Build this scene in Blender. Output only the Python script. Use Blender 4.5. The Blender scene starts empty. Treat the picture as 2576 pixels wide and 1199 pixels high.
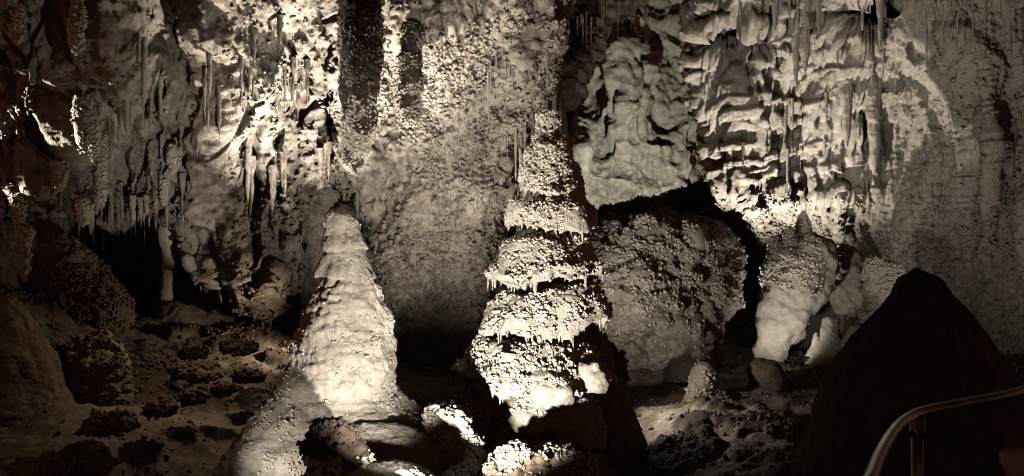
import bpy, math, random
import numpy as np
from mathutils import Vector, Matrix

# ------------------------------------------------------------------ camera, air, lamps, exposure
scene = bpy.context.scene
COL = scene.collection
F = 886.8                      # focal length in pixels of a 1024-wide frame
CU, CV = 512.0, 238.0

def at(u, v, y):
    """world point seen at picture point (u, v) that stands y metres into the cave"""
    return np.array([(u - CU) / F * y, y, -(v - CV) / F * y])

cam_d = bpy.data.cameras.new('camera')
cam = bpy.data.objects.new('camera', cam_d)
COL.objects.link(cam)
cam.location = (0, 0, 0)
cam.rotation_euler = (math.radians(90), 0, 0)
cam_d.sensor_width = 36.0
cam_d.lens = 36.0 * F / 1024.0
cam_d.clip_end = 400
cam_d.clip_start = 0.05
cam_d.dof.use_dof = True
cam_d.dof.focus_distance = 15.0
cam_d.dof.aperture_fstop = 4.5
scene.camera = cam

world = bpy.data.worlds.new('World')
scene.world = world
world.use_nodes = True
bg = world.node_tree.nodes['Background']
bg.inputs['Color'].default_value = (1.0, 0.44, 0.29, 1)
bg.inputs['Strength'].default_value = 0.17

scene.view_settings.view_transform = 'Standard'
scene.view_settings.look = 'None'
scene.view_settings.exposure = 0.0
scene.view_settings.gamma = 1.0
scene.view_settings.use_curve_mapping = False
scene.cycles.max_bounces = 4
scene.cycles.diffuse_bounces = 0
scene.cycles.glossy_bounces = 2
scene.cycles.filter_width = 1.0
scene.cycles.use_denoising = True
scene.cycles.denoiser = 'OPENIMAGEDENOISE'
scene.cycles.denoising_input_passes = 'RGB_ALBEDO_NORMAL'
scene.cycles.denoising_prefilter = 'ACCURATE'
scene.cycles.use_adaptive_sampling = True
scene.cycles.adaptive_threshold = 0.012

CREAM = (1.0, 0.915, 0.86)
PALE = (1.0, 0.95, 0.88)
GREY = (1.0, 0.96, 0.85)
DIM = (1.0, 0.72, 0.50)
def lamp(name, pos, aim, watts, angle, blend=0.6, radius=0.05, color=CREAM):
    d = bpy.data.lights.new(name, 'SPOT')
    o = bpy.data.objects.new(name, d)
    COL.objects.link(o)
    o.location = Vector(pos)
    o.rotation_euler = (Vector(aim) - Vector(pos)).to_track_quat('-Z', 'Y').to_euler()
    d.energy = watts
    d.spot_size = math.radians(angle)
    d.spot_blend = blend
    d.shadow_soft_size = radius
    d.color = color
    return o
# floodlights hidden among the rocks, as the cave has them; the left slope fill is added
lamp('floodlight_pale_dome', at(445, 512, 7.8), at(350, 300, 12.0), 1450, 46, 0.7, 0.04)
lamp('floodlight_dome_foot', at(212, 500, 9.2), at(320, 425, 11.8), 150, 52, 0.9, 0.04)
lamp('floodlight_tiered', at(405, 528, 8.6), at(550, 262, 12.8), 2100, 66, 0.7, 0.04)
lamp('floodlight_low_ledge', at(452, 555, 9.0), at(452, 430, 10.8), 6, 80, 0.9, 0.04)
lamp('floodlight_behind_dome', at(312, 318, 16.0), at(335, 30, 16.0), 3800, 80, 0.9, 0.04)
lamp('floodlight_centre_wall', at(462, 362, 15.0), at(490, 40, 16.6), 740, 154, 1.0, 0.04)
lamp('floodlight_draperies', at(750, 345, 21.2), at(800, 10, 20.8), 2600, 92, 1.0, 0.05)
lamp('floodlight_far_chamber', at(650, 227, 32.0), at(640, 90, 40), 2000, 130, 0.9, 0.08, GREY)
lamp('floodlight_pedestal', at(776, 368, 18.0), at(788, 290, 20), 130, 100, 0.9, 0.05)
lamp('floodlight_right_floor', at(622, 366, 14.3), at(740, 410, 14), 100, 160, 0.9, 0.05)
lamp('floodlight_left_floor', at(306, 326, 16.6), at(150, 330, 15.5), 80, 165, 0.9, 0.05, (1.0, 0.80, 0.62))
lamp('fill_left_slope', at(262, 196, 14.2), at(165, 385, 13.2), 110, 90, 1.0, 0.12, (1.0, 0.74, 0.55))  # added fill in place of light bounced off the bright wall
lamp('floodlight_boulder', at(600, 352, 16.6), at(660, 240, 20), 150, 120, 0.9, 0.05)
lamp('floodlight_left_grazing', at(-170, 170, 14.6), at(70, 140, 14.7), 3000, 40, 0.4, 0.03, PALE)
lamp('floodlight_right_wall', at(975, 345, 14.6), at(940, 90, 18.5), 130, 130, 0.9, 0.05, CREAM)

# ------------------------------------------------------------------ noise (numpy)
f32 = np.float32
def _h(ix, iy, iz, seed):
    h = (ix.astype(np.int64) * 374761393 + iy.astype(np.int64) * 668265263 + iz.astype(np.int64) * 1274126177 + seed * 974634777) & 0xFFFFFFFF
    h = ((h ^ (h >> 13)) * 1274126177) & 0xFFFFFFFF
    h = ((h ^ (h >> 15)) * 2246822519) & 0xFFFFFFFF
    return h ^ (h >> 16)
def perlin(p, seed=0):
    p = np.asarray(p, dtype=f32)
    i = np.floor(p); fr = p - i
    i = i.astype(np.int64)
    w = fr * fr * fr * (fr * (fr * 6 - 15) + 10)
    out = np.zeros(len(p), f32)
    for dx in (0, 1):
        wx = w[:, 0] if dx else 1 - w[:, 0]
        for dy in (0, 1):
            wy = w[:, 1] if dy else 1 - w[:, 1]
            for dz in (0, 1):
                wz = w[:, 2] if dz else 1 - w[:, 2]
                h = _h(i[:, 0] + dx, i[:, 1] + dy, i[:, 2] + dz, seed)
                gx = (h & 1023).astype(f32) / 511.5 - 1
                gy = ((h >> 10) & 1023).astype(f32) / 511.5 - 1
                gz = ((h >> 20) & 1023).astype(f32) / 511.5 - 1
                out += wx * wy * wz * (gx * (fr[:, 0] - dx) + gy * (fr[:, 1] - dy) + gz * (fr[:, 2] - dz))
    return out * 1.35
def fbm(p, octv=4, seed=0, gain=0.5):
    o = 0; a = 1.0; s = 1.0
    for k in range(octv):
        o = o + a * perlin(np.asarray(p) * s, seed + k * 17)
        a *= gain; s *= 2.03
    return o
def worley(p, seed=0):
    """distance to the nearest feature point (3-D), looked for in the eight nearest cells"""
    p = np.asarray(p, dtype=f32)
    i = np.floor(p - 0.5).astype(np.int64)
    best = np.full(len(p), 9.0, f32)
    for dx in (0, 1):
        for dy in (0, 1):
            for dz in (0, 1):
                cx, cy, cz = i[:, 0] + dx, i[:, 1] + dy, i[:, 2] + dz
                h = _h(cx, cy, cz, seed)
                qx = (cx - p[:, 0]).astype(f32) + 0.12 + 0.76 / 1023 * (h & 1023).astype(f32)
                qy = (cy - p[:, 1]).astype(f32) + 0.12 + 0.76 / 1023 * ((h >> 10) & 1023).astype(f32)
                qz = (cz - p[:, 2]).astype(f32) + 0.12 + 0.76 / 1023 * ((h >> 20) & 1023).astype(f32)
                best = np.minimum(best, qx * qx + qy * qy + qz * qz)
    return np.sqrt(best)
def worley2(x, y, seed=0):
    ix = np.floor(x).astype(np.int64); iy = np.floor(y).astype(np.int64)
    best = np.full(len(x), 9.0, f32)
    z = np.zeros_like(ix)
    for dx in (-1, 0, 1):
        for dy in (-1, 0, 1):
            h = _h(ix + dx, iy + dy, z, seed)
            qx = ix + dx + (h & 1023).astype(f32) / 1023 - x
            qy = iy + dy + ((h >> 10) & 1023).astype(f32) / 1023 - y
            best = np.minimum(best, qx * qx + qy * qy)
    return np.sqrt(best)
def smooth(a, b, x):
    t = np.clip((x - a) / (b - a), 0, 1)
    return t * t * (3 - 2 * t)
def nodules(p, size, seed=0):
    d = worley(np.asarray(p) / size, seed) / 0.72
    return np.sqrt(np.clip(1 - d * d, 0, 1))
def pop(p, size, seed=0):
    """cave popcorn: knobs on knobs"""
    return size * (0.42 * nodules(p, size, seed) + 0.20 * nodules(p, size * 0.48, seed + 5))
def flute(s, z, width, length, seed=0):
    """rounded vertical ribs that taper to points: dripstone curtains"""
    d = worley2(s / width, z / length, seed) / 0.8
    return np.sqrt(np.clip(1 - d * d, 0, 1))
def gauss(U, V, u, v, su, sv):
    return np.exp(-((U - u) / su) ** 2 - ((V - v) / sv) ** 2)

# ------------------------------------------------------------------ materials
def rock(name, base, dark, light, scale=1.0, rough=0.82, bump=0.6, fine=26.0, spec=0.25, streak=0.3):
    m = bpy.data.materials.new(name); m.use_nodes = True
    nt = m.node_tree; N = nt.nodes; L = nt.links
    b = N['Principled BSDF']
    tc = N.new('ShaderNodeTexCoord')
    geo = N.new('ShaderNodeNewGeometry')
    n1 = N.new('ShaderNodeTexNoise'); n1.inputs['Scale'].default_value = 0.9 * scale; n1.inputs['Detail'].default_value = 7; n1.inputs['Roughness'].default_value = 0.62
    n2 = N.new('ShaderNodeTexNoise'); n2.inputs['Scale'].default_value = 6.5 * scale; n2.inputs['Detail'].default_value = 6; n2.inputs['Roughness'].default_value = 0.7
    mp = N.new('ShaderNodeMapping'); mp.inputs['Scale'].default_value = (1, 1, 0.35)
    L.new(geo.outputs['Position'], mp.inputs['Vector'])
    L.new(mp.outputs['Vector'], n1.inputs['Vector']); L.new(geo.outputs['Position'], n2.inputs['Vector'])
    r1 = N.new('ShaderNodeValToRGB')
    r1.color_ramp.elements[0].position = 0.36; r1.color_ramp.elements[0].color = (*dark, 1)
    r1.color_ramp.elements[1].position = 0.60; r1.color_ramp.elements[1].color = (*base, 1)
    L.new(n1.outputs['Fac'], r1.inputs['Fac'])
    r2 = N.new('ShaderNodeValToRGB')
    r2.color_ramp.elements[0].position = 0.44; r2.color_ramp.elements[0].color = (0, 0, 0, 1)
    r2.color_ramp.elements[1].position = 0.66; r2.color_ramp.elements[1].color = (1, 1, 1, 1)
    L.new(n2.outputs['Fac'], r2.inputs['Fac'])
    mx = N.new('ShaderNodeMix'); mx.data_type = 'RGBA'
    L.new(r2.outputs['Color'], mx.inputs['Factor']); L.new(r1.outputs['Color'], mx.inputs['A']); mx.inputs['B'].default_value = (*light, 1)
    L.new(mx.outputs['Result'], b.inputs['Base Color'])
    b.inputs['Roughness'].default_value = rough
    b.inputs['Specular IOR Level'].default_value = spec
    n3 = N.new('ShaderNodeTexNoise'); n3.inputs['Scale'].default_value = fine; n3.inputs['Detail'].default_value = 5; n3.inputs['Roughness'].default_value = 0.72
    L.new(geo.outputs['Position'], n3.inputs['Vector'])
    bp = N.new('ShaderNodeBump'); bp.inputs['Strength'].default_value = bump; bp.inputs['Distance'].default_value = 0.05
    # fine vertical drip streaks on top of the grain
    mp2 = N.new('ShaderNodeMapping'); mp2.inputs['Scale'].default_value = (1, 1, 0.11)
    n4 = N.new('ShaderNodeTexNoise'); n4.inputs['Scale'].default_value = fine * 0.62; n4.inputs['Detail'].default_value = 4; n4.inputs['Roughness'].default_value = 0.65
    L.new(geo.outputs['Position'], mp2.inputs['Vector']); L.new(mp2.outputs['Vector'], n4.inputs['Vector'])
    ad = N.new('ShaderNodeMath'); ad.operation = 'MULTIPLY_ADD'; ad.inputs[1].default_value = streak
    L.new(n4.outputs['Fac'], ad.inputs[0]); L.new(n3.outputs['Fac'], ad.inputs[2])
    L.new(ad.outputs['Value'], bp.inputs['Height']); L.new(bp.outputs['Normal'], b.inputs['Normal'])
    return m
M = {}
M['wall'] = rock('wall_limestone', (0.48, 0.425, 0.33), (0.19, 0.155, 0.11), (0.58, 0.53, 0.43), bump=0.8, streak=1.2)
M['far'] = rock('far_limestone', (0.48, 0.455, 0.37), (0.22, 0.20, 0.155), (0.58, 0.555, 0.47), 0.7, bump=1.0, fine=9.0, streak=0.8)
M['drape'] = rock('drapery_flowstone', (0.58, 0.53, 0.425), (0.36, 0.315, 0.235), (0.64, 0.595, 0.49), 1.0, 0.7, 0.9, 26.0, 0.3, 1.8)
M['dome'] = rock('dome_flowstone', (0.60, 0.55, 0.44), (0.40, 0.355, 0.27), (0.66, 0.61, 0.50), 1.2, 0.66, 0.85, 22, 0.35)
M['pop'] = rock('popcorn_calcite', (0.68, 0.62, 0.48), (0.50, 0.44, 0.33), (0.72, 0.66, 0.54), 2.0, 0.75, 0.3, 40)
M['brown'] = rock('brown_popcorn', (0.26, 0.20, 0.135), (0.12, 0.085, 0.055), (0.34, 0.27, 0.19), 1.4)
M['floor'] = rock('silt_floor', (0.36, 0.305, 0.225), (0.13, 0.098, 0.066), (0.42, 0.365, 0.28), 1.0, 0.9, 0.4, 18)
def add_crust(m):
    nt = m.node_tree; b = nt.nodes['Principled BSDF']
    src = b.inputs['Base Color'].links[0].from_socket
    at_ = nt.nodes.new('ShaderNodeAttribute'); at_.attribute_name = 'crust'
    mx = nt.nodes.new('ShaderNodeMix'); mx.data_type = 'RGBA'; mx.inputs['B'].default_value = (0.085, 0.062, 0.042, 1)
    nt.links.new(at_.outputs['Fac'], mx.inputs['Factor']); nt.links.new(src, mx.inputs['A']); nt.links.new(mx.outputs['Result'], b.inputs['Base Color'])
add_crust(M['floor'])
M['dark'] = rock('shade_dark_rock', (0.070, 0.053, 0.040), (0.028, 0.021, 0.016), (0.10, 0.076, 0.057), 1.0, 0.9)  # near-black; shade on knob, tip and stalactites is put into this colour
def steel():
    m = bpy.data.materials.new('brushed_steel'); m.use_nodes = True
    nt = m.node_tree; b = nt.nodes['Principled BSDF']
    b.inputs['Metallic'].default_value = 1.0
    b.inputs['Base Color'].default_value = (0.075, 0.068, 0.06, 1)
    n = nt.nodes.new('ShaderNodeTexNoise'); n.inputs['Scale'].default_value = 30; n.inputs['Detail'].default_value = 4
    r = nt.nodes.new('ShaderNodeMapRange'); r.inputs['To Min'].default_value = 0.14; r.inputs['To Max'].default_value = 0.3
    nt.links.new(n.outputs['Fac'], r.inputs['Value']); nt.links.new(r.outputs['Result'], b.inputs['Roughness'])
    return m
M['steel'] = steel()

# ------------------------------------------------------------------ mesh helpers
def link(name, verts, faces, mat, parent=None, smooth_shade=True):
    me = bpy.data.meshes.new(name)
    verts = np.asarray(verts, dtype=f32); faces = np.asarray(faces, dtype=np.int32)
    k = faces.shape[1]
    me.vertices.add(len(verts)); me.vertices.foreach_set('co', verts.ravel())
    me.loops.add(faces.size); me.loops.foreach_set('vertex_index', faces.ravel())
    me.polygons.add(len(faces)); me.polygons.foreach_set('loop_start', np.arange(0, faces.size, k, dtype=np.int32))
    me.polygons.foreach_set('loop_total', np.full(len(faces), k, dtype=np.int32))
    me.polygons.foreach_set('use_smooth', np.full(len(faces), smooth_shade))
    me.update(calc_edges=True)
    me.materials.append(M[mat])
    o = bpy.data.objects.new(name, me); COL.objects.link(o)
    if parent is not None:
        o.parent = parent
        o.matrix_parent_inverse = Matrix.Translation(-Vector(parent.location))
    return o
def thing(name, label, cat, base, group=None):
    o = bpy.data.objects.new(name, None); COL.objects.link(o)
    o.location = Vector(base); o.empty_display_size = 0.2
    return tag(o, label, cat, group)
def tag(o, label, cat, group=None):
    o['label'] = label; o['category'] = cat
    if group: o['group'] = group
    return o
def structure(o, label=None):
    o['kind'] = 'structure'
    if label: o['label'] = label
    return o
def grid_faces(nr, nc, wrap=False):
    i = np.arange(nr * nc).reshape(nr, nc)
    if wrap:
        j = np.roll(i, -1, axis=1)
        return np.stack([i[:-1], j[:-1], j[1:], i[1:]], -1).reshape(-1, 4)
    return np.stack([i[:-1, :-1], i[:-1, 1:], i[1:, 1:], i[1:, :-1]], -1).reshape(-1, 4)
def grid_normals(P):
    du = np.gradient(P, axis=1); dv = np.gradient(P, axis=0)
    n = np.cross(du, dv)
    return n / (np.linalg.norm(n, axis=2, keepdims=True) + 1e-9)

def poly_sdf(U, V, poly):
    """signed distance to a closed outline, positive inside"""
    x, y = U.ravel(), V.ravel()
    d = np.full(len(x), 1e9, f32); inside = np.zeros(len(x), bool)
    n = len(poly)
    for k in range(n):
        ax, ay = poly[k]; bx, by = poly[(k + 1) % n]
        ex, ey = bx - ax, by - ay
        t = np.clip(((x - ax) * ex + (y - ay) * ey) / (ex * ex + ey * ey + 1e-9), 0, 1)
        d = np.minimum(d, (x - ax - t * ex) ** 2 + (y - ay - t * ey) ** 2)
        c = ((ay > y) != (by > y)) & (x < ex * (y - ay) / (ey + 1e-12) + ax)
        inside ^= c
    d = np.sqrt(d)
    return np.where(inside, d, -d).reshape(U.shape)

def relief(name, poly, depth, disp, mat, step=1.3, roll=26, back=2.0, jag=3.0, drip=5.0, seed=1, parent=None):
    """a rock face: an outline with a depth of its own, rolled back at its rim, then worked by displacement along its normal"""
    pu = [p[0] for p in poly]; pv = [p[1] for p in poly]
    us = np.arange(min(pu) - 4, max(pu) + 4, step); vs = np.arange(min(pv) - 4, max(pv) + 12, step)
    U, V = np.meshgrid(us, vs)
    q = np.stack([U.ravel() / 14, V.ravel() / 14, np.full(U.size, seed)], 1)
    j1 = fbm(q, 3, seed).reshape(U.shape) * jag
    dr = flute(U.ravel() + 3 * j1.ravel(), V.ravel() * 0 + 0.5, 7.0, 1.0, seed).reshape(U.shape) * drip
    sd = poly_sdf(U + j1, V - dr + drip * 0.4, poly)
    D = depth(U, V)
    t = np.clip(1 - sd / roll, 0, 1)
    D = D + back * (1 - np.sqrt(np.clip(1 - t * t, 0, 1)))
    P = np.stack([(U - CU) / F * D, D, -(V - CV) / F * D], -1)
    # smooth normals facing the open cave
    n = grid_normals(P)
    n = np.where((n[..., 1:2] > 0), -n, n)
    h = disp(P.reshape(-1, 3), U.ravel(), V.ravel()).reshape(U.shape)
    # blend the normal towards the mean so that the rim does not fold over itself
    nm = np.array([0, -1.0, 0.0]); n = n * 0.55 + nm * 0.45
    n /= np.linalg.norm(n, axis=2, keepdims=True)
    P = P + n * h[..., None]
    fc = grid_faces(*U.shape)
    ok = sd.ravel() > 0
    fc = fc[ok[fc].all(1)]
    used = np.zeros(U.size, bool); used[fc.ravel()] = True
    idx = np.cumsum(used) - 1
    return link(name, P.reshape(-1, 3)[used], idx[fc][:, ::-1], mat, parent)

def turned(name, prof, y, disp, mat, parent=None, nseg=220, nring=200, squash=1.0, close_bottom=True, fine=1.35, seed=0, uneven=0.0):
    """a standing or hanging rock: sections (v, u_left, u_right) at y metres give centre and radius; worked by displacement"""
    pv = np.array([p[0] for p in prof], float); pl = np.array([p[1] for p in prof], float); pr = np.array([p[2] for p in prof], float)
    dist = np.concatenate([[0], np.cumsum(np.hypot(np.diff(pv), np.diff((pr - pl) / 2)))])
    # as many sections and sides as the size asks for, more of them on the side that faces the open cave
    wmax = np.clip(pr - pl, 0, 240).max()
    nring = int(np.clip(dist[-1] / fine, 18, 300)); nseg = int(np.clip(wmax * 1.571 / (1.25 * fine) / 0.68, 24, 260))
    t = np.linspace(0, dist[-1], nring)
    v = np.interp(t, dist, pv); l = np.interp(t, dist, pl); r = np.interp(t, dist, pr)
    k = np.ones(5) / 5
    def sm(a):
        b = np.convolve(np.pad(a, 2, 'edge'), k, 'valid'); b[0] = a[0]; b[-1] = a[-1]; return b
    v, l, r = sm(v), sm(l), sm(r)
    cx = ((l + r) / 2 - CU) / F * y; rad = (r - l) / 2 / F * y; z = -(v - CV) / F * y
    th = np.linspace(0, 2 * np.pi, nseg, endpoint=False)
    th = th + 0.5 * np.cos(th)
    th = np.where(th < 0, th + 2 * np.pi, th)
    ct, st = np.cos(th), np.sin(th)
    X = cx[:, None] + rad[:, None] * ct; Y = y + rad[:, None] * st * squash + 0 * cx[:, None]; Z = z[:, None] + 0 * ct
    P = np.stack([X, Y, Z], -1)
    if uneven:
        q = np.stack([ct * 1.3 + seed, st * 1.3, np.zeros(nseg)], 1)[None] + np.stack([0 * z, 0 * z, z * 0.8], 1)[:, None]
        s = 1 + uneven * fbm(q.reshape(-1, 3), 2, seed).reshape(X.shape)
        P[..., 0] = cx[:, None] + (X - cx[:, None]) * s; P[..., 1] = y + (Y - y) * s
    Pw = np.concatenate([P[:, -1:], P, P[:, :1]], 1)
    n = grid_normals(Pw)[:, 1:-1]
    out = P - np.stack([cx, np.full_like(cx, y), z], -1)[:, None]
    flip = (n * out).sum(-1, keepdims=True).sum() < 0
    n = -n if flip else n
    h = disp(P.reshape(-1, 3), np.repeat(v, nseg), np.tile(th, nring)).reshape(X.shape)
    h = h * np.clip(rad[:, None] / 0.12, 0.12, 1)      # pointed ends stay pointed
    P = P + n * h[..., None]
    vv = P.reshape(-1, 3); fc = grid_faces(nring, nseg, True)
    # caps
    top = len(vv); vv = np.vstack([vv, P[0].mean(0)[None], P[-1].mean(0)[None]])
    a = np.arange(nseg); b = np.roll(a, -1)
    tri1 = np.stack([np.full(nseg, top), b, a], 1); tri2 = np.stack([np.full(nseg, top + 1), a + (nring - 1) * nseg, b + (nring - 1) * nseg], 1)
    tris = np.vstack([fc[:, [0, 1, 2]], fc[:, [0, 2, 3]]])
    tris = np.vstack([tris, tri1, tri2])
    fn = np.cross(vv[tris[:, 1]] - vv[tris[:, 0]], vv[tris[:, 2]] - vv[tris[:, 0]])
    axis = np.stack([np.interp(vv[tris[:, 0], 2], np.sort(z), cx[np.argsort(z)]), np.full(len(tris), y)], 1)
    if ((vv[tris[:, 0], :2] - axis) * fn[:, :2]).sum() < 0:
        tris = tris[:, ::-1]
    o = link(name, vv, tris, mat, parent)
    return o

ICO_V, ICO_F = None, None
def _ico():
    global ICO_V, ICO_F
    ICO_V = np.array([(1, 0, 0), (-1, 0, 0), (0, 1, 0), (0, -1, 0), (0, 0, 1), (0, 0, -1)], float)
    ICO_F = np.array([(0, 2, 4), (2, 1, 4), (1, 3, 4), (3, 0, 4), (2, 0, 5), (1, 2, 5), (3, 1, 5), (0, 3, 5)])
_ico()
def popcorn(src, n, rmin, rmax, mask=None, mat='pop', parent=None, seed=0, name='popcorn', front=True, clump=0.35, lift=0.35):
    """knobs of cave popcorn grown over a surface (far too many to count)"""
    rng = np.random.default_rng(seed + 11)
    me = src.data
    nv = len(me.vertices); co = np.empty(nv * 3, f32); me.vertices.foreach_get('co', co); co = co.reshape(-1, 3)
    me.calc_loop_triangles()
    tr = np.empty(len(me.loop_triangles) * 3, np.int32); me.loop_triangles.foreach_get('vertices', tr); tr = tr.reshape(-1, 3)
    if len(tr) > 90000: tr = tr[rng.choice(len(tr), 90000, replace=False)]
    a, b, c = co[tr[:, 0]], co[tr[:, 1]], co[tr[:, 2]]
    cr = np.cross(b - a, c - a); ar = np.linalg.norm(cr, axis=1); nn = cr / (ar[:, None] + 1e-12)
    ce = (a + b + c) / 3
    w = ar.copy()
    if front: w *= smooth(0.35, -0.15, (nn * ce).sum(1) / (np.linalg.norm(ce, axis=1) + 1e-9))
    if mask is not None: w *= mask(ce, nn)
    cl = fbm(ce / clump, 2, seed); w *= smooth(-0.25, 0.3, cl) + 0.03
    if w.sum() <= 0: return None
    pick = rng.choice(len(w), n, p=w / w.sum())
    r1 = np.sqrt(rng.random(n)); r2 = rng.random(n)
    p = (1 - r1)[:, None] * a[pick] + (r1 * (1 - r2))[:, None] * b[pick] + (r1 * r2)[:, None] * c[pick]
    nr = nn[pick]
    rad = (rmin + (rmax - rmin) * rng.random(n) ** 2.0) * 1.12
    p = p + nr * (rad * lift)[:, None]
    jit = 1 + 0.28 * rng.standard_normal((n, 6, 1))
    # each knob turned at random
    q = rng.standard_normal((n, 4)); q /= np.linalg.norm(q, axis=1, keepdims=True)
    w0, x, y, z = q.T
    R = np.stack([1 - 2 * (y * y + z * z), 2 * (x * y - w0 * z), 2 * (x * z + w0 * y), 2 * (x * y + w0 * z), 1 - 2 * (x * x + z * z), 2 * (y * z - w0 * x), 2 * (x * z - w0 * y), 2 * (y * z + w0 * x), 1 - 2 * (x * x + y * y)], 1).reshape(n, 3, 3)
    vv = np.einsum('nij,kj->nki', R, ICO_V) * jit * rad[:, None, None] + p[:, None]
    ff = ICO_F[None] + (np.arange(n) * 6)[:, None, None]
    o = link(name, vv.reshape(-1, 3), ff.reshape(-1, 3), mat)
    o['kind'] = 'stuff'
    if parent is not None:
        o.parent = parent; o.matrix_parent_inverse = Matrix.Translation(-Vector(parent.location))
    return o

def world_pt(u, v, y): return at(u, v, y)

# ------------------------------------------------------------------ the setting: floor, walls, ceiling
FLOOR = [  # (u, v, metres away)
    (-150, 470, 10), (-150, 360, 14), (10, 476, 10.5), (0, 300, 14.0), (30, 335, 14.0), (-60, 285, 15), (100, 476, 11), (200, 476, 11.6), (100, 405, 13.3), (200, 405, 13.8),
    (55, 400, 12), (100, 345, 15.5), (180, 332, 17), (250, 332, 17.5), (290, 313, 19.2), (230, 316, 19), (150, 305, 19.5), (60, 305, 18), (150, 282, 23), (50, 275, 21), (260, 300, 22),
    (425, 402, 14), (440, 384, 18), (340, 540, 11.5), (450, 520, 12), (560, 520, 12.5), (340, 600, 9), (450, 600, 9), (560, 600, 9), (640, 490, 11.5), (750, 476, 10.5), (640, 405, 15.5),
    (720, 366, 20.5), (780, 376, 18.5), (830, 372, 19.5), (700, 422, 13.5), (800, 424, 13.5), (870, 362, 21), (900, 405, 15), (960, 362, 19), (1024, 400, 15), (1130, 420, 13), (1200, 350, 19), (660, 352, 22), (700, 340, 26), (900, 330, 26)]
fp = np.array([at(*q) for q in FLOOR] + [(0, 4, -2.6), (-4, 3, -2.4), (4, 3, -2.6), (-9, 2, -2.3), (9, 2, -2.6), (0, 32, -1.2), (-14, 32, -0.8), (14, 32, -2.2), (-18, 12, -0.8), (18, 12, -2.3), (-22, 24, -0.5), (22, 24, -2.0)])
def tps(d): return np.where(d > 1e-6, d * d * np.log(d + 1e-9), 0)
_n = len(fp)
_K = tps(np.linalg.norm(fp[:, None, :2] - fp[None, :, :2], axis=2)) + np.eye(_n) * 1.2
_A = np.block([[_K, np.c_[np.ones(_n), fp[:, :2]]], [np.c_[np.ones(_n), fp[:, :2]].T, np.zeros((3, 3))]])
_W = np.linalg.solve(_A, np.r_[fp[:, 2], 0, 0, 0])
def floor_z(x, y):
    x = np.asarray(x, float).ravel(); y = np.asarray(y, float).ravel()
    o = _W[_n] + _W[_n + 1] * x + _W[_n + 2] * y
    for k in range(_n):
        o = o + _W[k] * tps(np.hypot(x - fp[k, 0], y - fp[k, 1]))
    return o
na, nr_ = 560, 320
ang = np.linspace(-0.78, 0.78, na); rr = np.concatenate([np.linspace(2.2, 8, 24, endpoint=False), 8 * (26 / 8) ** np.linspace(0, 1, nr_ - 40), np.linspace(26.6, 38, 16)])
A_, R_ = np.meshgrid(ang, rr)
fx, fy = np.sin(A_) * R_, np.cos(A_) * R_
fz = floor_z(fx, fy).reshape(fx.shape)
pp = np.stack([fx.ravel(), fy.ravel(), fz.ravel()], 1)
patch = smooth(0.02, 0.35, fbm(pp * [0.55, 0.55, 0.5], 3, 7) + 0.3 * fbm(pp * 2.1, 2, 9))
crust = smooth(0.12, 0.4, fbm(pp * 1.6, 3, 41))
fh = 0.16 * fbm(pp * 0.55, 3, 3) + 0.05 * fbm(pp * 1.9, 3, 4) + 0.028 * fbm(pp * 6, 3, 5, 0.6) + patch * (0.05 + 1.1 * pop(pp, 0.15, 2)) + crust * 0.9 * pop(pp, 0.09, 8) * 0.6
pp[:, 2] += fh
floor_o = link('floor', pp, grid_faces(nr_, na), 'floor')
ca = floor_o.data.attributes.new('crust', 'FLOAT', 'POINT'); ca.data.foreach_set('value', np.clip(patch + 0.7 * crust, 0, 1).astype(f32))
floor = structure(floor_o, 'pale silt cave floor with patches of dark popcorn crust')

def floor_mask(c, n):
    return smooth(-0.05, 0.3, fbm(c * [0.55, 0.55, 0.5], 3, 7) + 0.3 * fbm(c * 2.1, 2, 9)) + 0.12
def near_mask(c, n): return floor_mask(c, n) * smooth(8.5, 10, c[:, 1]) * smooth(24, 21, c[:, 1])
popcorn(floor, 15000, 0.012, 0.045, near_mask, 'brown', floor, 6, clump=0.5, front=False, lift=0.2)
popcorn(floor, 5000, 0.010, 0.035, lambda c, n: smooth(8.5, 10, c[:, 1]) * smooth(24, 21, c[:, 1]), 'floor', floor, 8, name='gravel', clump=0.6, front=False, lift=0.1)

# --- left and centre wall, overhanging
LW = [(-130, 206), (0, 203), (60, 200), (110, 207), (160, 203), (182, 214), (194, 262), (212, 284), (235, 272), (250, 290), (262, 308), (276, 300), (287, 268), (294, 230), (300, 205), (322, 190), (345, 188), (362, 205), (372, 250), (382, 310),
      (394, 388), (440, 398), (488, 396), (490, 330), (495, 290), (499, 240), (505, 180), (512, 132), (520, 96), (535, 78), (545, 40), (556, 0), (566, -70), (-130, -70)]
def lw_depth(U, V):
    d = np.interp(U, [-130, 0, 80, 150, 220, 300, 380, 450, 520, 580], [16.6, 15.6, 16.2, 16.8, 17.2, 17.6, 18.2, 18.4, 18.6, 19.6])
    d = d - 2.3 * smooth(190, -60, V) + 0.9 * smooth(180, 330, V) * smooth(330, 420, U)
    d = d - 0.9 * gauss(U, V, 215, 120, 40, 120) - 0.7 * gauss(U, V, 110, 60, 40, 60) + 0.5 * gauss(U, V, 300, 90, 25, 60)
    d = d + 3.2 * gauss(U, V, 334, 116, 10, 17) + 0.5 * gauss(U, V, 334, 165, 14, 20) + 0.8 * gauss(U, V, 385, 90, 16, 45) - 0.7 * gauss(U, V, 440, 30, 40, 40) - 0.6 * gauss(U, V, 515, 60, 22, 60)
    d = d - 0.5 * gauss(U, V, 40, 175, 35, 25) - 0.6 * gauss(U, V, 75, 130, 18, 40)
    return d
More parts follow.
